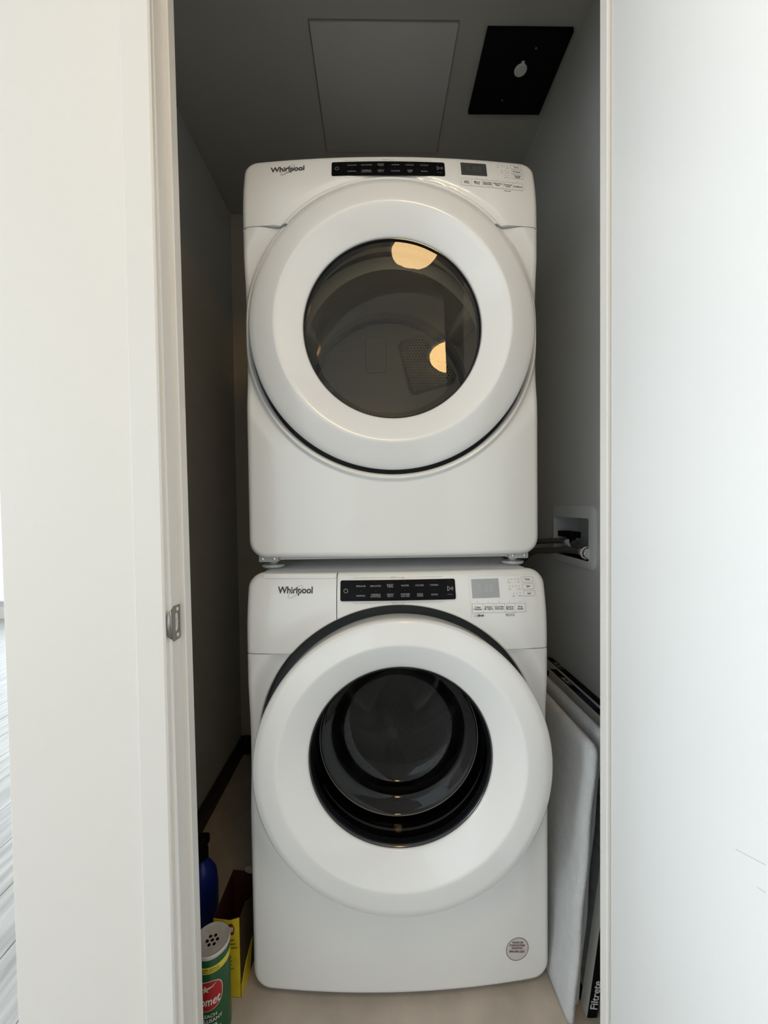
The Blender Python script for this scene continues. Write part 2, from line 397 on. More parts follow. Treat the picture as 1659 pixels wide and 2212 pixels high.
# ------------------------------------------------------------------ the two machines
W = .343
def smst(a, b, t):
    t = min(1, max(0, (t - a) / (b - a))); return t * t * (3 - 2 * t)
class Machine:
    def __init__(s, kind, Y0, Z0, root, W=.3475, zb=.02, zt=.978, zc=.58, Rh=.336, seam=.803, bead=False):
        s.kind, s.root, s.zb, s.zt, s.zc, s.Rh, s.seam, s.bead = kind, root, zb, zt, zc, Rh, seam, bead
        s.rt, s.rb = .034, .040; s.W = W
    def base(s, x, z):
        t = min(1, max(0, (z - .83) / .148)); return -.023 * (1 - (x / s.W) ** 2) + .03 * t * t
    def sd(s, x, z):           # signed distance inside (positive) the rounded outline
        hz = (s.zt - s.zb) / 2; cz = (s.zt + s.zb) / 2; r = s.rt if z > cz else s.rb
        dx = abs(x) - (s.W - r); dz = abs(z - cz) - (hz - r)
        return -(math.hypot(max(dx, 0), max(dz, 0)) + min(max(dx, dz), 0) - r)
    def surf(s, x, z, upper):
        y = s.base(x, z); d = s.sd(x, z); f = .013
        if d < f: y += f - math.sqrt(max(0, f * f - (f - max(d, 0)) ** 2))
        r = math.hypot(x, z - s.zc)
        if s.bead:
            y += (.012 if not upper else .005) * (1 - smst(s.Rh + .016, s.Rh + (.060 if not upper else .03), r)) * (1 if upper else smst(s.zc - .30, s.zc - .12, z))
            q = (r - (s.Rh + .009)) / .0095
            if abs(q) < 1: y -= .0075 * math.cos(q * PI / 2) ** 2
        else:
            y += (.016 if not upper else .004) * (1 - smst(s.Rh + .002, s.Rh + .055, r)) * (1 if z > s.zc - .28 else smst(s.zc - .45, s.zc - .28, z))
        dr = r - s.Rh
        if dr < .005: y += .005 - math.sqrt(max(0, .005 ** 2 - (.005 - max(dr, 0)) ** 2))
        return y
    def ray(s, a):
        c, q = math.cos(a), math.sin(a); lo, hi = .2, 1.2
        for _ in range(30):
            m = (lo + hi) / 2
            if s.sd(m * c, s.zc + m * q) > 0: lo = m
            else: hi = m
        return lo
    def patch(s, name, a0, a1, rin, rout, upper, m, closed=False, n=None, skirt=.05):
        n = n or max(8, int((a1 - a0) / (2 * PI) * 480)); V = []; F = []
        S = sorted(set([i / 26 for i in range(27)] + [i * .012 for i in range(1, 12)] + [1 - i * .010 for i in range(1, 8)] + [1 - .0015, 1 - .004]))
        k = len(S) + 2
        for i in range(n + (0 if closed else 1)):
            a = a0 + (a1 - a0) * i / n; c, q = math.cos(a), math.sin(a); ri, ro = rin(a), rout(a)
            ro = max(ro, ri + .0005)
            for j, t in enumerate(S):
                r = ri + (ro - ri) * t; x, z = r * c, s.zc + r * q
                if j == 0: V.append((x, s.surf(x, z, upper) + .03, z))
                V.append((x, s.surf(x, z, upper), z))
            V.append((x, max(skirt, s.surf(x, z, upper) + .01), z))
        N = n if closed else n + 1
        for i in range(n):
            p, q2 = i * k, ((i + 1) % N) * k
            for j in range(k - 1): F.append((p + j, q2 + j, q2 + j + 1, p + j + 1))
        if not closed:
            F.append(tuple(range(k))); F.append(tuple(range(n * k, n * k + k))[::-1])
        me = bpy.data.meshes.new(name); me.from_pydata(V, [], F[:-2] if not closed else F); me.update()
        bm = bmesh.new(); bm.from_mesh(me); bmesh.ops.recalc_face_normals(bm, faces=bm.faces)
        yy = sum(f.normal.y for f in bm.faces)
        if yy > 0: bmesh.ops.reverse_faces(bm, faces=bm.faces)
        bm.to_mesh(me); bm.free()
        o = link(name, me, m, s.root, True); me.set_sharp_from_angle(angle=math.radians(48)); return o
    def fn(s, u, v, lift=.0006):
        return (u, s.base(u, v) - lift, v)

def build_body(mc, drawer_x=None):
    g = .0009; h = mc.seam - mc.zc
    aseam = math.asin(h / mc.Rh); acorner = math.atan2(h, mc.W)
    rh = lambda a: mc.Rh
    def lower_out(a):
        q = math.sin(a); r = mc.ray(a)
        return min(r, (h - g) / q) if q > 0 and h / q < r else r
    mc.patch('front_panel', PI - aseam, 2 * PI + aseam, rh, lower_out, False, M['white'])
    def up_in(a):
        q = max(math.sin(a), 1e-4); return max(mc.Rh, (h + g) / q)
    if drawer_x is None:
        mc.patch('console', acorner, PI - acorner, up_in, mc.ray, True, M['white'], n=260)
    else:
        dx = -drawer_x
        def out(a):
            c = math.cos(a); r = mc.ray(a)
            return min(r, (dx - g) / -c) if c < 0 else r
        aend = math.atan2(math.sqrt(mc.Rh ** 2 - dx ** 2), -dx)
        mc.patch('console', acorner, aend, up_in, out, True, M['white'], n=240)
        def din(a):
            return max(up_in(a), (dx + g) / max(1e-4, -math.cos(a)))
        atop = math.atan2(mc.zt - mc.zc, -dx)
        mc.patch('detergent_drawer', atop, PI - acorner, din, mc.ray, True, M['white'], n=160)
    R = mc.root
    # cabinet shell, open at the front
    bm = bmesh.new(); P = rrect(-mc.W + .002, mc.zb + .004, mc.W - .002, mc.zt - .004, .03, 6); n = len(P)
    A = [bm.verts.new((x, .045, z)) for x, z in P]; B = [bm.verts.new((x, .78, z)) for x, z in P]
    for i in range(n): bm.faces.new((A[i], A[(i + 1) % n], B[(i + 1) % n], B[i]))
    bm.faces.new(B); o = bmo('cabinet', bm, M['cabinet'], R, angle=30); sd = o.modifiers.new('s', 'SOLIDIFY'); sd.thickness = .002; sd.offset = -1

def feet(mc, zf, r=.024, xs=(-.312, .312), ys=(.115, .70)):
    for y in ys:
        for x in xs:
            lathe_o('foot', [(0, zf), (r, zf), (r + .003, zf + .003), (r + .002, zf + .0075), (.010, zf + .010), (.008, mc.zb + .02)], M['whiteplas'], mc.root, 24, 'Z', (x, y, 0))

# ---- washer
wroot = empty('washing_machine', (.003, 0, 0), 'white front-load washing machine standing on the closet floor, lower of the stack', 'washing machine')
wm = Machine('W', 0, 0, wroot, zb=.013, zc=.58, Rh=.3265, seam=.800)
build_body(wm, drawer_x=-.139)
# ---- dryer
DY, DZ = .050, .982
droot = empty('clothes_dryer', (0, DY, DZ), 'white front-load dryer with a clear round window, stacked on the washing machine', 'dryer')
dm = Machine('D', DY, DZ, droot, W=.3498, zb=.030, zt=.982, zc=.562, Rh=.3378, seam=.805, bead=True)
build_body(dm)

def ring(mc, prof, m, off):
    """door ring: outer band and inner cone in one mesh, two materials of the same white"""
    bm = bmesh.new(); lathe(bm, prof, 192, 'Y', (0, 0, mc.zc))
    for v in bm.verts:                                   # the outer rim sits slightly off the window's axis
        q = max(0, min(1, (math.hypot(v.co.x, v.co.z - mc.zc) - .2625) / .058)); v.co.x += off[0] * q; v.co.z += off[1] * q
    return bmo('door', bm, m, mc.root, angle=38)
# washer door
wp = [(.200, .005), (.314, .004), (.3180, -.012), (.3215, -.056), (.3215, -.068), (.3202, -.0735), (.3165, -.0770), (.303, -.0802), (.290, -.0832), (.275, -.0865), (.2665, -.0886), (.2625, -.0890), (.2590, -.0872), (.250, -.0822), (.235, -.0735), (.220, -.0640), (.209, -.0565), (.2045, -.0530), (.2022, -.0505), (.2016, -.046), (.2016, -.020)]
wdoor = ring(wm, wp, M['whiteplas'], (.004, -.0105))
lathe_o('door_well', [(.345, .03), (.335, .045), (.215, .045), (.205, .02)], M['well'], wroot, 96, 'Y', (0, 0, .58))
lathe_o('glass_trim', [(.2019, -.020), (.2019, -.0470), (.2006, -.0488), (.1990, -.0488), (.1965, -.046), (.194, -.038), (.194, -.01)], M['darktrim'], wdoor, 128, 'Y', (0, 0, .58))
lathe_o('door_glass', [(.196, -.040), (.1945, -.034), (.193, -.020), (.1915, .0), (.190, .026), (.1875, .0325), (.180, .037), (.168, .041), (.157, .049), (.151, .060), (.147, .076), (.138, .088), (.12, .095), (.09, .100), (.04, .1025), (.001, .103)], GL_W, wdoor, 128, 'Y', (0, 0, .58), angle=60)
lathe_o('glass_edge', [(.1885, .028), (.1875, .0265), (.1868, .029)], mat('glass_edge', (.22, .205, .18), .25), wdoor, 128, 'Y', (0, 0, .58))
gas = lathe_o('gasket', [(.206, .02), (.203, .035), (.208, .050), (.196, .062), (.204, .075), (.190, .090), (.196, .105), (.180, .115)], M['rubber'], wroot, 96, 'Y', (0, 0, .58), angle=80)
# drum of the washer: rippled stainless wall
bm = bmesh.new(); nn = 144; rings = []
for j in range(15):
    t = j / 14; y = .115 + .42 * t; rr = []
    for i in range(nn):
        a = 2 * PI * i / nn; r = .262 - .030 * max(0, math.cos(3 * a + PI / 2 * 3)) ** 6 + .0025 * math.cos(12 * a + 9 * t)
        if j == 0: r = .19
        rr.append(bm.verts.new((r * math.cos(a), y, .56 + r * math.sin(a))))
    rings.append(rr)
for A, B in zip(rings, rings[1:]):
    for i in range(nn): bm.faces.new((A[i], A[(i + 1) % nn], B[(i + 1) % nn], B[i]))
wdrum = bmo('drum', bm, M['steel'], wroot, smooth=True)
# drum back with three raised lobes
bm = bmesh.new(); rings = []
for j in range(25):
    rho = .262 * j / 24; rr = []
    for i in range(nn):
        a = 2 * PI * i / nn; lob = max(0, math.cos(3 * (a + PI / 2))) ** 1.5
        y = .535 - .055 * smst(.262, .16, rho) * (1 - .9 * lob * smst(.02, .14, rho))
        rr.append(bm.verts.new((max(rho, .001) * math.cos(a), y, .56 + max(rho, .001) * math.sin(a))))
    rings.append(rr)
for A, B in zip(rings, rings[1:]):
    for i in range(nn): bm.faces.new((A[i], A[(i + 1) % nn], B[(i + 1) % nn], B[i]))
bm.faces.new(rings[0]); bmo('drum_back', bm, M['steel'], wroot, smooth=True)
for k3 in range(3):
    a = -PI / 2 + k3 * 2 * PI / 3
    bm = bmesh.new(); rows = []
    for t in range(9):
        y = .14 + .38 * t / 8; wv = .028 + .012 * math.sin(PI * t / 8); hgt = .05 * math.sin(PI * (t + .6) / 9.2)
        row = []
        for q in range(7):
            u = -1 + 2 * q / 6; rr = .258 - hgt * math.cos(u * PI / 2); aa = a + u * wv / .25
            row.append(bm.verts.new((rr * math.cos(aa), y, .56 + rr * math.sin(aa))))
        rows.append(row)
    for A, B in zip(rows, rows[1:]):
        for q in range(6): bm.faces.new((A[q], A[q + 1], B[q + 1], B[q]))
    bmo('baffle', bm, M['steel'], wdrum, smooth=True)
# perforations on the drum back and wall
bm = bmesh.new()
def hexdisc(bm, c, n, r):
    n = Vector(n).normalized(); a = n.cross(Vector((.3, .2, .9))).normalized(); b = n.cross(a); c = Vector(c)
    bm.faces.new([bm.verts.new(c + a * r * math.cos(PI / 3 * i) + b * r * math.sin(PI / 3 * i)) for i in range(6)])
for i in range(60):
    for j in range(9):
        a = 2 * PI * (i + .5 * (j % 2)) / 60; y = .17 + .04 * j
        if abs(((a + PI / 2) % (2 * PI / 3)) - PI / 3) > PI / 3 - .16: continue
        r = .2585; hexdisc(bm, (r * math.cos(a), y, .56 + r * math.sin(a)), (math.cos(a), 0, math.sin(a)), .0022)
for k3 in range(3):
    for ri in range(5):
        for q in range(-3, 4):
            a = PI / 2 + PI / 3 + k3 * 2 * PI / 3 + q * .11 + .05 * (ri % 2); r = .12 + .022 * ri
            hexdisc(bm, (r * math.cos(a), .470, .56 + r * math.sin(a)), (0, 1, 0), .0024)
tag(bmo('perforation', bm, M['black'], wdrum), kind='stuff')
feet(wm, 0.0, ys=(.13, .70))

# dryer door
dp = [(.205, .010), (.320, .009), (.328, -.004), (.3305, -.014), (.3312, -.022), (.3298, -.0280), (.3258, -.0322), (.3145, -.0370), (.299, -.0432), (.282, -.0498), (.2710, -.0538), (.2672, -.0549), (.2638, -.0540), (.254, -.0487), (.240, -.0410), (.225, -.0325), (.214, -.0262), (.2100, -.0235), (.2082, -.0215), (.2076, -.018), (.2076, .008)]
ddoor = ring(dm, dp, M['whiteplas'], (0, .003))
zc = dm.zc
lathe_o('door_well', [(.345, .03), (.338, .045), (.272, .045), (.262, .075)], M['well'], droot, 96, 'Y', (0, 0, zc))
lathe_o('glass_trim', [(.2078, .008), (.2078, -.0170), (.2068, -.0190), (.2056, -.0190), (.2044, -.0165), (.2040, .008)], M['darktrim'], ddoor, 128, 'Y', (0, 0, zc))
bm = bmesh.new(); lathe(bm, [(.2042, -.0135), (.150, -.0137), (.08, -.0138), (.0005, -.0138)], 96, 'Y', (0, 0, zc)); bmo('door_glass', bm, GL_D, ddoor)
bm = bmesh.new(); Rp = .190; pts = []
for i in range(97):
    a = 2 * PI * i / 97; x, z = Rp * math.cos(a), Rp * math.sin(a)
    pts.append(bm.verts.new((min(x, .130), .040 + .173 * z - .090 * min(x, .130), zc + z)))
bm.faces.new(pts); bmo('inner_pane', bm, GL_I, ddoor)
lathe_o('inner_frame', [(.204, .006), (.215, .03), (.225, .06)], M['drum'], ddoor, 96, 'Y', (0, 0, zc))
# dryer drum
zd = .519
ddrum = lathe_o('drum', [(.225, .062), (.262, .072), (.268, .10), (.268, .355), (.262, .372), (.2655, .384), (.2655, .428)], M['drum'], droot, 128, 'Y', (.004, 0, zd), angle=25)
lathe_o('drum_seal', [(.2655, .420), (.252, .422), (.251, .4295)], M['rubber'], ddrum, 128, 'Y', (.004, 0, zd))
dback = lathe_o('drum_back', [(.262, .434), (.252, .430), (.10, .430), (.001, .430)], M['drumback'], droot, 96, 'Y', (.004, 0, zd))
P = rrect(-.0710, .605, -.004, .722, .010, 5)
def flatfn(y): return lambda u, v, l=0: (u, y - l, v)
pr = Print(); pr.rrect_outline(-.0730, .603, -.002, .724, .012, .003); pr.make('raised_panel_shadow', lambda u, v: (u, .4285, v), mat('drum_shadow_line', (.13, .12, .10), .5), dback)  # shadow round the raised panel, painted as a flat dark outline
slab('raised_panel', P, flatfn(.430), .004, M['drumback'], dback)
# perforated grille: real hexagonal holes
GP = [(.040, .694), (.051, .708), (.112, .724), (.124, .720), (.224, .610), (.231, .598), (.230, .578), (.222, .566), (.096, .532), (.084, .534), (.077, .545)]
def inside(x, y, P, m=0):
    c = False; n = len(P)
    for i in range(n):
        x0, y0 = P[i]; x1, y1 = P[(i + 1) % n]
        if (y0 > y) != (y1 > y) and x < (x1 - x0) * (y - y0) / (y1 - y0) + x0: c = not c
    return c
gc = (.138, .628)
shr = lambda P, k: [(gc[0] + (x - gc[0]) * k, gc[1] + (z - gc[1]) * k) for x, z in P]
grl = empty('exhaust_grille', (0, 0, 0), None, None); grl.parent = droot
bm = bmesh.new(); Pi = shr(GP, .95); s_ = .0107
for j in range(-2, 26):
    for i in range(-2, 26):
        cx2 = .03 + s_ * (i + .5 * (j % 2)); cz2 = .52 + s_ * .866 * j
        if not inside(cx2, cz2, Pi): continue
        O = [bm.verts.new((cx2 + s_ * .5774 * math.cos(PI / 6 + PI / 3 * q), .4335, cz2 + s_ * .5774 * math.sin(PI / 6 + PI / 3 * q))) for q in range(6)]
        I = [bm.verts.new((cx2 + .0040 * math.cos(PI / 6 + PI / 3 * q), .4340, cz2 + .0040 * math.sin(PI / 6 + PI / 3 * q))) for q in range(6)]
        for q in range(6): bm.faces.new((O[q], O[(q + 1) % 6], I[(q + 1) % 6], I[q]))
for v in bm.verts: v.co.y -= .0068
tag(bmo('perforated_sheet', bm, M['grille'], grl), kind='stuff')
Po, Pm = shr(GP, 1.05), shr(GP, 1.0); n = len(GP)
V = [(x, .4285, z) for x, z in Po] + [(x, .4235, z) for x, z in Pm] + [(x, .4280, z) for x, z in shr(GP, .955)]
mk('grille_frame', V, [(i, (i + 1) % n, n + (i + 1) % n, n + i) for i in range(n)] + [(n + i, n + (i + 1) % n, 2 * n + (i + 1) % n, 2 * n + i) for i in range(n)], M['grille'], grl)
mk('duct_opening', [(x, .4292, z) for x, z in Pm], [tuple(range(n))], M['black'], grl)
# baffles inside the dryer drum
for a in (math.radians(155), math.radians(35)):
    bm = bmesh.new(); rows = []
    for t in range(11):
        y = .085 + .26 * t / 10; hgt = .045 * math.sin(PI * (t + .4) / 10.8) ** .5; row = []
        for q in range(9):
            u = -1 + 2 * q / 8; rr = .266 - hgt * math.cos(u * PI / 2) ** .8; aa = a + u * .12 + .06 * (t / 10)
            row.append(bm.verts.new((.004 + rr * math.cos(aa), y, zd + rr * math.sin(aa))))
        rows.append(row)
    for A, B in zip(rows, rows[1:]):
        for q in range(8): bm.faces.new((A[q], A[q + 1], B[q + 1], B[q]))
    bmo('baffle', bm, M['drum'], ddrum, smooth=True)
feet(dm, -.0045, r=.026, ys=(.085, .68))
# stacking brackets with screws under the dryer
for sx in (-1, 1):
    x0, x1 = (-.333, -.292) if sx < 0 else (.292, .333)
    b = box('stacking_bracket', (x0 - .004, x1 + .004, .038, .075, .014, .032), M['plug'], droot, .002)
    for xx in (x0 + .006, x1 - .006): lathe_o('screw', [(.0, .0345), (.003, .035), (.0045, .038)], M['chrome'], b, 12, 'Y', (xx, 0, .022))
box('base_rail', (-.30, .30, .05, .075, .018, .05), M['cabinet'], droot)

# ------------------------------------------------------------------ logos, panels, buttons
def symbols(mc, K):
    R = mc.root; fn = mc.fn
    f2 = lambda l: (lambda u, v: fn(u, v, l))
    # logo
    lx, lz = K['logo']
    p = Print(); p.text('Whirlpool', lx, lz, .0205, width=.0805, bold=.022, spacing=.98)
    lg = p.make('logo', f2(.0012), M['print'], R)
    p = Print(); p.arc(lx + .0005, lz - .001, .0205, .0065, math.radians(-8), math.radians(168), .0011, rot=math.radians(38), n=48)
    p.arc(lx + .0005, lz - .001, .0205, .0065, math.radians(185), math.radians(345), .0017, rot=math.radians(38), n=48)
    p.make('logo_swoosh', f2(.0018), M['silver'], lg)
    # black touch panel
    a, b, c, d = K['panel']
    bp = slab('touch_panel', [(u, v) for u, v in dens(rrect(a, b, c, d, .004, 4))], fn, .0015, M['blackgloss'], R)
    p = Print(); p.arc(a + .0125, (b + d) / 2, .0045, .0045, math.radians(120), math.radians(420), .0008)
    p.line(a + .0125, (b + d) / 2 + .001, a + .0125, (b + d) / 2 + .0058, .0009)
    ink = M['litprint'] if mc.kind == 'W' else M['greyprint']
    p.make('power_symbol', f2(.0021), ink, bp); p = Print()
    x, z = c - .013, (b + d) / 2 + .0015
    for q in (((x - .005, z - .005), (x - .005, z + .005)), ((x - .005, z + .005), (x + .002, z)), ((x + .002, z), (x - .005, z - .005)), ((x + .0045, z - .0035), (x + .0045, z + .0035)), ((x + .007, z - .0035), (x + .007, z + .0035))): p.line(*q[0], *q[1], .0009)
    cols = [K['reg'] + (K['tow'] - K['reg']) * i / 5 for i in range(6)]
    p.make('start_symbol', f2(.0021), ink, bp)
    p = Print(); p.text('Hold to Start', x, z - .0125, .0022); p.make('lettering', f2(.0020), ink, bp)
    for r_i, row in enumerate(K['words']):
        for xx, t in zip(cols, row):
            zz = (b + d) / 2 + (.0098 if r_i == 0 else -.0108) * (1 if mc.kind == 'W' else .88)
            p = Print(); p.text(t, xx, zz, .0049, spacing=1.02, line=.85); p.make('lettering', f2(.0020), ink, bp)
    p = Print()
    for xx in cols + [a + .0125, c - .013]: p.disc(xx, d - .0035, .0006, 8)
    for xx in cols: p.disc(xx, (b + d) / 2 - .0008, .0006, 8)
    tag(p.make('indicator_dots', f2(.0020), M['dimprint'], bp), kind='stuff')
    # brackets above/below with the small captions
    for zz, t, s in ((d + .0052, K['cap'][0], 1), (b - .0052, K['cap'][1], -1)):
        p = Print(); xa, xb = a + .030, c - .031; xm = (xa + xb) / 2
        p.line(xa, zz, xm - .0165, zz, .0005); p.line(xm + .0165, zz, xb, zz, .0005)
        p.line(xa, zz, xa, zz - s * .002, .0005); p.line(xb, zz, xb, zz - s * .002, .0005)
        p.text(t, xm, zz, .0050, bold=.01); p.make('caption', f2(.0007), M['greyprint'], R)
    # display
    a, b, c, d = K['disp']
    dsp = slab('display_window', dens(rrect(a, b, c, d, .0008, 2)), fn, .001, M['dispW'] if mc.kind == 'W' else M['dispD'], R)
    p = Print(); p.text('8:88', (a + c) / 2 - .001, (b + d) / 2, .024, width=.038)
    p.make('digits', f2(.0014), M['digW'] if mc.kind == 'W' else M['digD'], dsp)
    # option row
    (x0, z0), (x1, z1) = K['row']; N = len(K['opts']); hh = K['rowh']; sl = (z1 - z0) / (x1 - x0)
    dots = Print()
    for i, t in enumerate(K['opts']):
        xa = x0 + (x1 - x0) * i / N; xb = x0 + (x1 - x0) * (i + 1) / N; xm = (xa + xb) / 2; zm = z0 + sl * (xm - x0)
        bt = slab('option_button', dens([(xa + .0001, zm - hh / 2), (xb - .0001, zm - hh / 2), (xb - .0001, zm + hh / 2), (xa + .0001, zm + hh / 2)]), fn, .0006, M['btn'], R)
        p = Print(); t_ = .0005
        p.line(xa, zm - hh / 2, xb, zm - hh / 2, t_); p.line(xa, zm + hh / 2, xb, zm + hh / 2, t_); p.line(xa, zm - hh / 2, xa, zm + hh / 2, t_); p.line(xb, zm - hh / 2, xb, zm + hh / 2, t_)
        p.make('outline', f2(.0009), M['greyprint'], bt)
        p = Print(); p.text(t, xm, zm, .0056, bold=.018, line=.82, width=min(.0205, .0030 * max(len(q) for q in t.split('\n')) + .0022)); p.make('lettering', f2(.0011), M['print'], bt)
        dots.disc(xm, zm + hh / 2 + .0042, .0007, 8)
    # setting buttons
    for (xa, za, xb, zb2), t, nd, lo, hi in K['sets']:
        bt = slab('setting_button', dens(rrect(xa, zb2, xb, za, .002, 3)), fn, .0006, M['btn'], R)
        p = Print(); p.rrect_outline(xa, zb2, xb, za, .002, .0005); p.make('outline', f2(.0009), M['greyprint'], bt)
        p = Print(); p.text(t, (xa + xb) / 2, (za + zb2) / 2, .0056 if '\n' not in t else .0050, bold=.018, line=.8); p.make('lettering', f2(.0011), M['print'], bt)
        zz = (za + zb2) / 2 + .0015; xe = xa - .0075
        for q in range(nd): dots.disc(xe - .0078 * q, zz, .0008, 8)
        p = Print(); p.text(lo, xe - .0078 * (nd - 1), zz - .0062, .0040); p.make('caption', f2(.0007), M['greyprint'], R); p = Print(); p.text(hi, xe, zz - .0062, .0040); p.make('caption', f2(.0007), M['greyprint'], R)
    tag(dots.make('indicator_dots', f2(.0008), M['print'], R), kind='stuff')
    if K.get('extra'):
        for (t, x, z, s, bo) in K['extra']:
            p = Print(); p.text(t, x, z, s, bold=bo, line=.85); p.make('caption', f2(.0007), M['print'], R)
    a, b, c, d = K['frame']; p = Print()
    p.line(a, b, a, d, .0004); p.line(a, d, c, d, .0004); p.line(c, d, c, b + .012, .0004); p.make('outline', f2(.0005), mat('faint_line', (.60, .60, .58), .4), R)
def dens(P, step=.008):
    Q = []
    for i, p in enumerate(P):
        q = P[(i + 1) % len(P)]; k = max(1, int(math.hypot(q[0] - p[0], q[1] - p[1]) / step))
        Q += [(p[0] + (q[0] - p[0]) * j / k, p[1] + (q[1] - p[1]) * j / k) for j in range(k)]
    return Q
symbols(wm, dict(logo=(-.2345, .9403), panel=(-.1308, .9183, .1312, .9629), reg=-.0841, tow=.0826,
    words=(('REGULAR', 'DELICATES', 'BULKY\nITEMS', 'WHITES', 'COLORS', 'TOWELS'), ('NORMAL', 'WRINKLE\nCONTROL', 'HEAVY\nDUTY', 'SANITIZE\nwith OXI', 'COLD\nWASH', 'QUICK')),
    cap=('WHAT to wash', 'HOW to wash'), disp=(.1695, .9190, .2335, .9605), row=((.1680, .8975), (.2932, .8945)), rowh=.0195,
    opts=('Clean\nWasher', 'Drain\n& Spin', 'Cycle\nSignal', 'Extra\nRinse', 'Pre\nSoak'),
    sets=(((.2892, .9622, .3178, .9500), 'Temp', 4, 'Cold', 'Hot'), ((.2898, .9468, .3184, .9346), 'Spin', 4, 'Off', 'Fast'), ((.2904, .9314, .3190, .9192), 'Soil', 3, 'Light', 'Heavy')),
    extra=(('with', .1745, .8805, .0040, .0), ('affresh', .1865, .8810, .0056, .05), ('Hold 3 sec for\nControl Lock', .2555, .8800, .0038, .01)), frame=(.1640, .875, .3225, .9672)))
symbols(dm, dict(logo=(-.2420, .9425), panel=(-.1375, .9168, .1272, .9570), reg=-.0897, tow=.0786,
    words=(('REGULAR', 'DELICATES', 'BULKY\nITEMS', 'WHITES', 'COLORS', 'TOWELS'), ('NORMAL', 'WRINKLE\nCONTROL', 'HEAVY\nDUTY', 'SANITIZE', 'TIMED\nDRY', 'QUICK')),
    cap=('WHAT to dry', 'HOW to dry'), disp=(.1662, .9240, .2280, .9610), row=((.1645, .9045), (.3140, .9010)), rowh=.0185,
    opts=('Less\nTime', 'More\nTime', 'Cycle\nSignal', 'Damp Dry\nSignal', 'Control\nLock', 'EcoBoost'),
    sets=(((.2885, .9645, .3165, .9530), 'Temp', 4, 'Off', 'High'), ((.2885, .9498, .3165, .9383), 'Dryness', 3, 'Less', 'More'), ((.2885, .9351, .3165, .9236), 'Wrinkle\nShield', 2, 'Off', 'On')),
    extra=(('Hold 3 sec', .2750, .8880, .0038, .01),), frame=(.1600, .880, .3215, .9690)))
# drawer pull lip and round phone sticker on the washer
p = [(-.309, .968), (-.141, .968), (-.141, .9775), (-.309, .9775)]
slab('drawer_lip', dens(p), lambda u, v, l=0: (u, wm.base(u, v) - l, v), .0016, M['whiteplas'], wroot)
sx, sz = .2672, .0985
fnS = lambda l: (lambda u, v: (u, wm.base(u, v) - l, v))
st = slab('round_sticker', [(sx + .0270 * math.cos(2 * PI * i / 40), sz + .0270 * math.sin(2 * PI * i / 40)) for i in range(40)], lambda u, v, l=0: (u, wm.base(u, v) - l, v), .0006, M['sticker'], wroot)
p = Print(); p.arc(sx, sz, .0266, .0266, 0, 2 * PI, .0011, n=48); p.make('rim', fnS(.0010), mat('sticker_rim', (.09, .04, .045), .5), st)
p = Print(); ro = math.radians(-9)
for t, dx, dz, s in (('REGISTER', .0015, .0155, .0062), ('ENREGISTRER', .0005, .0090, .0062), ('REGISTRO', .0, .0025, .0062), ('800-000-2281', -.001, -.0055, .0068)):
    p.text(t, sx + dx, sz + dz, s, rot=ro, bold=.02)
p.make('lettering', fnS(.0011), mat('sticker_ink', (.09, .035, .04), .5), st)
p = Print(); p.line(sx - .024, sz + .0015, sx + .024, sz - .0055, .0003); p.make('rule', fnS(.0011), M['greyprint'], st)

# ------------------------------------------------------------------ laundry outlet box on the right wall
lb = empty('laundry_outlet_box', (XR, .272, .93), 'white plastic washer outlet box recessed in the right closet wall', 'outlet box')
bm = bmesh.new()
Po = rrect(-.133, .019, .133, .196, .020, 5); Pi = rrect(-.100, .042, .118, .160, .006, 5)
fy = lambda P, x: [bm.verts.new((x, y, z)) for y, z in P]
A = fy(Po, 0); B = fy(Po, -.004); B2 = fy([(y * .975, .1075 + (z - .1075) * .97) for y, z in Po], -.006); Cc = fy(Pi, -.006); D = fy([(y, z) for y, z in Pi], .078)
n = len(Po)
for X, Y in ((A, B), (B, B2), (B2, Cc), (Cc, D)):
    for i in range(n): bm.faces.new((X[i], X[(i + 1) % n], Y[(i + 1) % n], Y[i]))
bm.faces.new(D)
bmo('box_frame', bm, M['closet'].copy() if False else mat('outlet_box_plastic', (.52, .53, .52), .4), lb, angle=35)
box('valve_handle', (-.004, .030, .010, .095, .098, .116), M['black'], lb, .003)
box('valve_stem', (.002, .02, .022, .050, .080, .100), M['black'], lb, .003)
lathe_o('valve_body', [(0, -.004), (.011, -.004), (.011, .040), (0, .040)], M['hose'], lb, 16, 'Y', (.014, .018, .081))
box('blue_handle', (.02, .04, -.095, -.062, .094, .113), M['pipeblue'], lb, .003)
h1 = tag(tube('supply_hose', [(.538, .200, .994), (.536, .24, .994), (.529, .30, .991), (.512, .38, .980), (.49, .47, .962), (.45, .56, .88), (.40, .66, .80), (.36, .79, .70)], .0095, M['hose']), 'lower braided supply hose, its bright coupling nearest the door', 'hose')
for y0, y1, r, m_ in ((.172, .186, .0165, 'chrome'), (.186, .193, .0185, 'plug'), (.196, .208, .0095, 'chrome'), (.210, .222, .0115, 'chrome')):
    lathe_o('coupling', [(0, y0), (r * .9, y0), (r, y0 + .002), (r, y1 - .002), (r * .9, y1), (0, y1)], M[m_], h1, 10, 'Y', (.538, 0, .994))
h2 = tag(tube('supply_hose', [(.547, .325, 1.012), (.540, .36, 1.013), (.520, .42, 1.007), (.502, .50, .988), (.46, .60, .90), (.41, .79, .78)], .0085, M['hose']), 'upper braided supply hose, screwed to the valve with the black handle', 'hose')
for y0, y1, r, m_ in ((.300, .318, .0125, 'plug'), (.326, .334, .0105, 'chrome'), (.338, .350, .0095, 'chrome')):
    lathe_o('coupling', [(0, y0), (r, y0), (r, y1), (0, y1)], M[m_], h2, 10, 'Y', (.547, 0, 1.012))

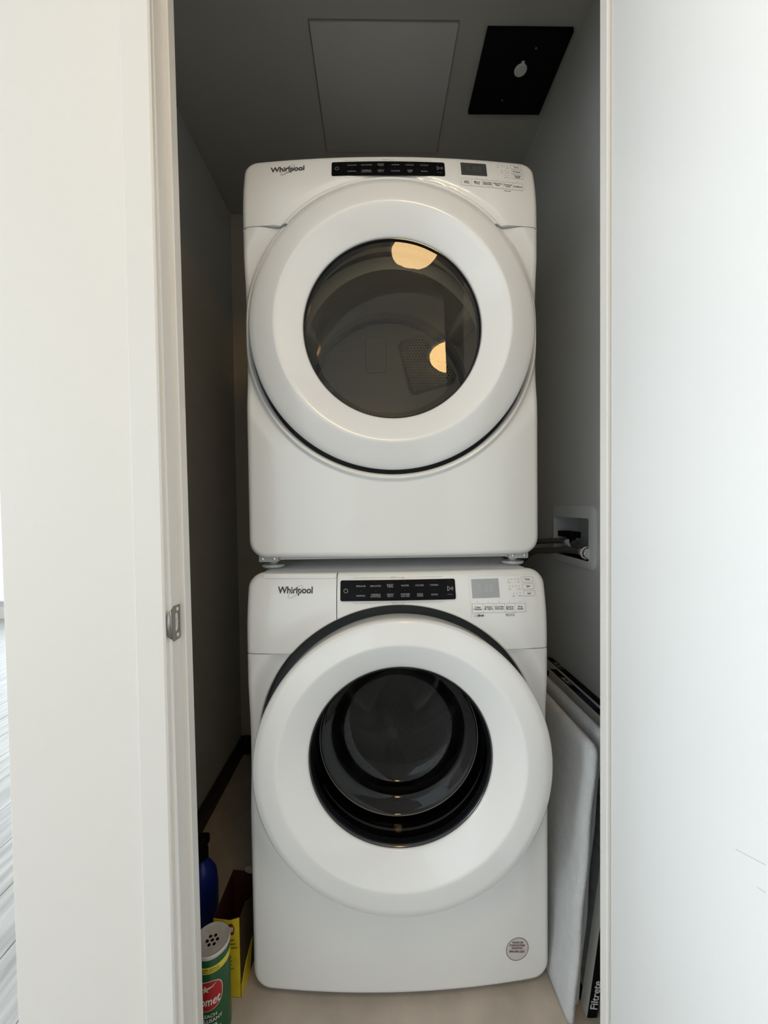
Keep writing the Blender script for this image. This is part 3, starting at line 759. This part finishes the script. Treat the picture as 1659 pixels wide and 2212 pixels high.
# ------------------------------------------------------------------ air filters leaning at the right
def lean(name, bottom, top, Ynear, depth, thick, height, label, cat, group=None):
    o = empty(name, (bottom, Ynear, 0), label, cat, group)
    o.rotation_euler = (0, math.asin((top - bottom) / height), 0); return o
def pleated(bottom, top, yn, label, txt, edge_txt):
    T, D, H = .022, .395, .622
    o = lean('air_filter', bottom, top, yn, D, T, H, label, 'air filter')
    for nm, d in (('frame_side', (0, T, 0, .012, 0, H)), ('frame_side', (0, T, D - .012, D, 0, H)), ('frame_side', (0, T, .012, D - .012, 0, .012)), ('frame_side', (0, T, .012, D - .012, H - .012, H))):
        box(nm, d, M['black'], o, .001, 1)
    bm = bmesh.new(); N = 34; row = []
    for i in range(N + 1):
        z = .012 + (H - .024) * i / N; x = .004 if i % 2 else T - .004
        row.append((bm.verts.new((x, .012, z)), bm.verts.new((x, D - .012, z))))
    for a, b in zip(row, row[1:]): bm.faces.new((a[0], a[1], b[1], b[0]))
    bmo('pleats', bm, M['pleat'], o)
    box('card_margin', (-.0012, 0, .001, D - .001, H - .034, H - .001), M['card'], o); box('card_margin', (-.0012, 0, .001, .028, .001, H - .034), M['card'], o)
    # top edge lettering reads along Y; near edge lettering reads upwards
    if txt:
        for t, y, s, m_ in txt:
            p = Print(); p.text(t, 0, 0, s, shear=.25, bold=.01); p.make('lettering', lambda u, v, y=y: (T / 2 + v, y - u, H + .0006), M[m_], o)
    if edge_txt:
        for t, z, s, bo in edge_txt:
            p = Print(); p.text(t, 0, 0, s, bold=bo); p.make('lettering', lambda u, v, z=z: (T / 2 - v, -.0006, z + u), M['whiteprint'], o)
    return o
fb = pleated(.455, XR - .0235, .02, 'black framed pleated air filter against the right wall, behind the other filter', [('16.25.1', .325, .020, 'litprint')], None)
fa = pleated(.405, .493, -.066, 'black framed pleated air filter leaning just behind the white fleece pads', [('16.25.1', .305, .018, 'whiteprint'), ('Filtrete', .075, .026, 'whiteprint')], [('Filtrete', .054, .0225, .02), ('16.25.1', .309, .019, .0)])
p = Print()
for q in range(5): p.line(-.045, .004 * q - .008, .045, .004 * q - .008, .0009)
p.make('stripes', lambda u, v: (.011 + v, .19 - u, .6226), M['bluep'], fa)
def pad(bottom, top, yn, D, H, T, label, r=.02, seed=1):
    o = lean('filter_pad', bottom, top, yn, D, T, H, label, 'filter pad', None); random.seed(seed)
    bm = bmesh.new(); NY, NZ = 24, 40; g = {}
    ph = random.random() * 6
    for s_i, s in enumerate((0, 1)):
        for i in range(NY + 1):
            for j in range(NZ + 1):
                y = D * i / NY; z = H * j / NZ
                e = min(y, D - y, z, H - z); th = T / 2 * (.45 + .55 * smst(0, .012, e))
                # rounded corners
                for cy in (r, D - r):
                    for cz in (r, H - r):
                        if (y < r if cy == r else y > D - r) and (z < r if cz == r else z > H - r):
                            dy, dz = y - cy, z - cz; m = max(abs(dy), abs(dz)); L = math.hypot(dy, dz)
                            if L > 0: y = cy + dy * m / L; z = cz + dz * m / L
                wob = .003 * math.sin(9 * z + ph) * math.cos(7 * y + ph) + .0016 * math.sin(31 * z + 2 * ph + 11 * y)
                g[s_i, i, j] = bm.verts.new((T / 2 + wob + (th if s else -th), y, z))
    for s_i in (0, 1):
        for i in range(NY):
            for j in range(NZ): bm.faces.new((g[s_i, i, j], g[s_i, i + 1, j], g[s_i, i + 1, j + 1], g[s_i, i, j + 1]))
    for i in range(NY):
        for j in (0, NZ): bm.faces.new((g[0, i, j], g[0, i + 1, j], g[1, i + 1, j], g[1, i, j]))
    for j in range(NZ):
        for i in (0, NY): bm.faces.new((g[0, i, j], g[0, i, j + 1], g[1, i, j + 1], g[1, i, j]))
    bmo('fleece', bm, M['media'], o, smooth=True); return o
pad(.353, .407, -.085, .40, .618, .018, 'white fluffy fleece filter pad, nearest the washing machine', seed=3)
pad(.376, .441, -.052, .39, .632, .016, 'white fluffy fleece filter pad sandwiched between front pad and black framed filter', seed=5)

# ------------------------------------------------------------------ cleaning things at the left
can = empty('cleanser_can', (-.416, -.052, 0), 'green cleanser powder can with a holed metal lid and red oval logo', 'can')
r0, H = .0375, .192
face = math.atan2(-.93 + .052, -.045 + .410)          # the label looks at the doorway
def cyl(rr, a_c): return lambda u, v: (rr * math.cos(a_c + u / rr), rr * math.sin(a_c + u / rr), v)
lathe_o('body', [(0, 0), (r0, 0), (r0, H - .004), (r0 - .001, H - .003)], M['green'], can, 64, 'Z')
lathe_o('lid', [(r0 - .0012, H - .008), (r0 + .0012, H - .006), (r0 + .0014, H - .001), (r0 - .0005, H + .0008), (r0 - .004, H - .0005), (.02, H - .0022), (0, H - .0022)], M['canlid'], can, 64, 'Z')
for i in range(7):
    a = i * PI / 3 + .2; rr = 0 if i == 6 else .0105
    lathe_o('sprinkle_hole', [(0, H - .0018), (.0032, H - .0018), (.0034, H - .0022)], M['black'], can, 16, 'Z', (rr * math.cos(a) + .002, rr * math.sin(a), 0))
cf = face - .26
def strip(z0, z1, a0, a1, m, nm, rr=r0 + .0004, n=64):
    V = []; F = []
    for i in range(n + 1):
        a = a0 + (a1 - a0) * i / n; V += [(rr * math.cos(a), rr * math.sin(a), z0), (rr * math.cos(a), rr * math.sin(a), z1)]
    for i in range(n): F.append((2 * i, 2 * i + 2, 2 * i + 3, 2 * i + 1))
    return mk(nm, V, F, m, can)
strip(H - .036, H - .022, 0, 2 * PI, M['ylabel'], 'label_band')
def grid_oval(cu, cv, ru, rv, rr, m, nm):
    V = []; F = []; N = 40; K = 6; f = cyl(rr, cf)
    V.append(f(cu, cv))
    for k in range(1, K + 1):
        for i in range(N):
            a = 2 * PI * i / N; c, s = math.cos(a), math.sin(a); q = (abs(c) ** 2.6 + abs(s) ** 2.6) ** (-1 / 2.6)
            V.append(f(cu + ru * k / K * c * q, cv + rv * k / K * s * q + .10 * ru * k / K * c))
    for i in range(N): F.append((0, 1 + i, 1 + (i + 1) % N))
    for k in range(K - 1):
        for i in range(N): F.append((1 + k * N + i, 1 + k * N + (i + 1) % N, 1 + (k + 1) * N + (i + 1) % N, 1 + (k + 1) * N + i))
    return mk(nm, V, F, m, can)
grid_oval(-.002, .108, .033, .032, r0 + .0005, M['cream'], 'oval_border')
grid_oval(-.002, .108, .0315, .0305, r0 + .0008, M['red'], 'red_oval')
p = Print(); p.text('Comet', -.001, .098, .026, bold=.018, shear=.25, width=.054, rot=.06); p.make('brand_lettering', cyl(r0 + .0013, cf), M['whiteprint'], can)
p = Print(); pts = []
for i in range(10):
    a = PI / 2 + .15 + i * PI / 5; q = .0095 if i % 2 == 0 else .0038; pts.append((-.004 + q * math.cos(a), .124 + q * math.sin(a)))
p.add([(-.004, .124)] + pts, [(0, 1 + i, 1 + (i + 1) % 10) for i in range(10)])
p.add([(-.001, .127), (.002, .1235), (.011, .1275), (.020, .136), (.010, .130)], [(0, 1, 2), (0, 2, 4), (4, 2, 3)]); p.make('star', cyl(r0 + .0013, cf), M['cream'], can)
p = Print()
for t, z, s in (('BLEACH', .066, .0098), ('JAVELLISANT', .0545, .0098), ('CLEANER', .044, .0088), ('NETTOYANT', .034, .0088)): p.text(t, .0, z, s, bold=.015, rot=.03)
p.make('lettering', cyl(r0 + .0010, cf), M['whiteprint'], can)
p = Print(); p.text('IMPROVED\nFORMULA', -.010, H - .029, .0052, bold=.02); p.text('FORMULE\nAMÉLIORÉE', .014, H - .029, .0045); p.make('band_lettering', cyl(r0 + .0010, cf), M['maroon'], can)

# yellow carton, open at the top
bag = empty('yellow_carton', (-.3965, .052, 0), 'yellow cardboard carton with torn open top between green can and washing machine', 'carton')
bag.rotation_euler = (0, 0, math.radians(-4))
x0, x1, y0, y1, h = -.033, .030, -.055, .058, .186
def sheet(nm, V, m, parent=bag, th=.0012, F=None):
    o = mk(nm, V, F or [tuple(range(len(V)))], m, parent); sd = o.modifiers.new('s', 'SOLIDIFY'); sd.thickness = th; return o
sheet('front_wall', [(x0, y0, 0), (x1, y0, 0), (x1, y0, h + .004), (.006, y0, h - .004), (x0, y0, h - .001)], M['yellow'])
sheet('left_wall', [(x0, y1, 0), (x0, y0, 0), (x0, y0, h - .001), (x0, y1, h + .012)], M['maroon'])
sheet('right_wall', [(x1, y0, 0), (x1, y1, 0), (x1, y1, h + .008), (x1, .02, h - .02), (x1, -.02, h + .006), (x1, y0, h + .004)], M['brown'])
sheet('back_wall', [(x1, y1, 0), (x0, y1, 0), (x0, y1, h + .012), (x1, y1, h + .008)], M['maroon'])
sheet('torn_flap', [(-.002, y1, h + .004), (x1, y1 - .004, h + .006), (x1 + .004, y1 - .02, h + .028), (.014, y1 - .012, h + .034), (.0, y1 - .004, h + .022)], M['kraft'])
sheet('lower_corner', [(x1 + .0016, y0, .001), (x1 + .0016, y0 + .05, .001), (x1 + .0016, y0 + .07, .07), (x1 + .0016, y0 + .03, .055), (x1 + .0016, y0, .03)], M['yellow'])
sheet('bottom', [(x0, y0, .001), (x1, y0, .001), (x1, y1, .001), (x0, y1, .001)], M['maroon'])
fb2 = lambda u, v: (u, y0 - .0016, v)
p = Print(); p.poly([(-.006, .146), (.016, .150), (.018, .166), (.012, .176), (-.006, .169)]); p.make('badge', lambda u, v: (u, y0 - .0012, v), mat('badge_red', (.16, .02, .03), .5), bag)
p = Print(); p.text('gs', .0055, .160, .021, bold=.05, shear=.2); p.make('lettering', fb2, M['cream'], bag)
p = Print()
for i, (xa, xb, z) in enumerate(((.002, .017, .135), (.0, .020, .126), (-.002, .024, .117), (.0, .010, .095), (.0, .011, .085), (.0, .010, .077), (.0, .014, .068))): p.line(xa, z, xb, z + .003, .0016)
p.make('small_print', fb2, M['brown'], bag)

# blue spray bottle
sb = empty('spray_bottle', (-.522, .150, 0), 'blue plastic spray bottle with dark trigger head behind the green can', 'bottle')
lathe_o('bottle', [(0, 0), (.036, 0), (.040, .006), (.040, .125), (.036, .160), (.022, .185), (.015, .195), (.015, .208), (0, .208)], M['blue'], sb, 40, 'Z')
lathe_o('collar', [(.0, .200), (.017, .200), (.017, .222), (.012, .226), (0, .226)], M['black'], sb, 24, 'Z')
bm = bmesh.new(); bx(bm, -.014, .014, -.050, .026, .224, .250, .006, 3); bmo('trigger_head', bm, M['black'], sb, angle=40)
tube('trigger', [(0, -.035, .224), (0, -.042, .205), (0, -.050, .190), (0, -.052, .178)], .0045, M['black'], sb, 8)
lathe_o('nozzle', [(0, -.064), (.010, -.064), (.011, -.050), (0, -.050)], M['plug'], sb, 16, 'Y', (0, 0, .238))
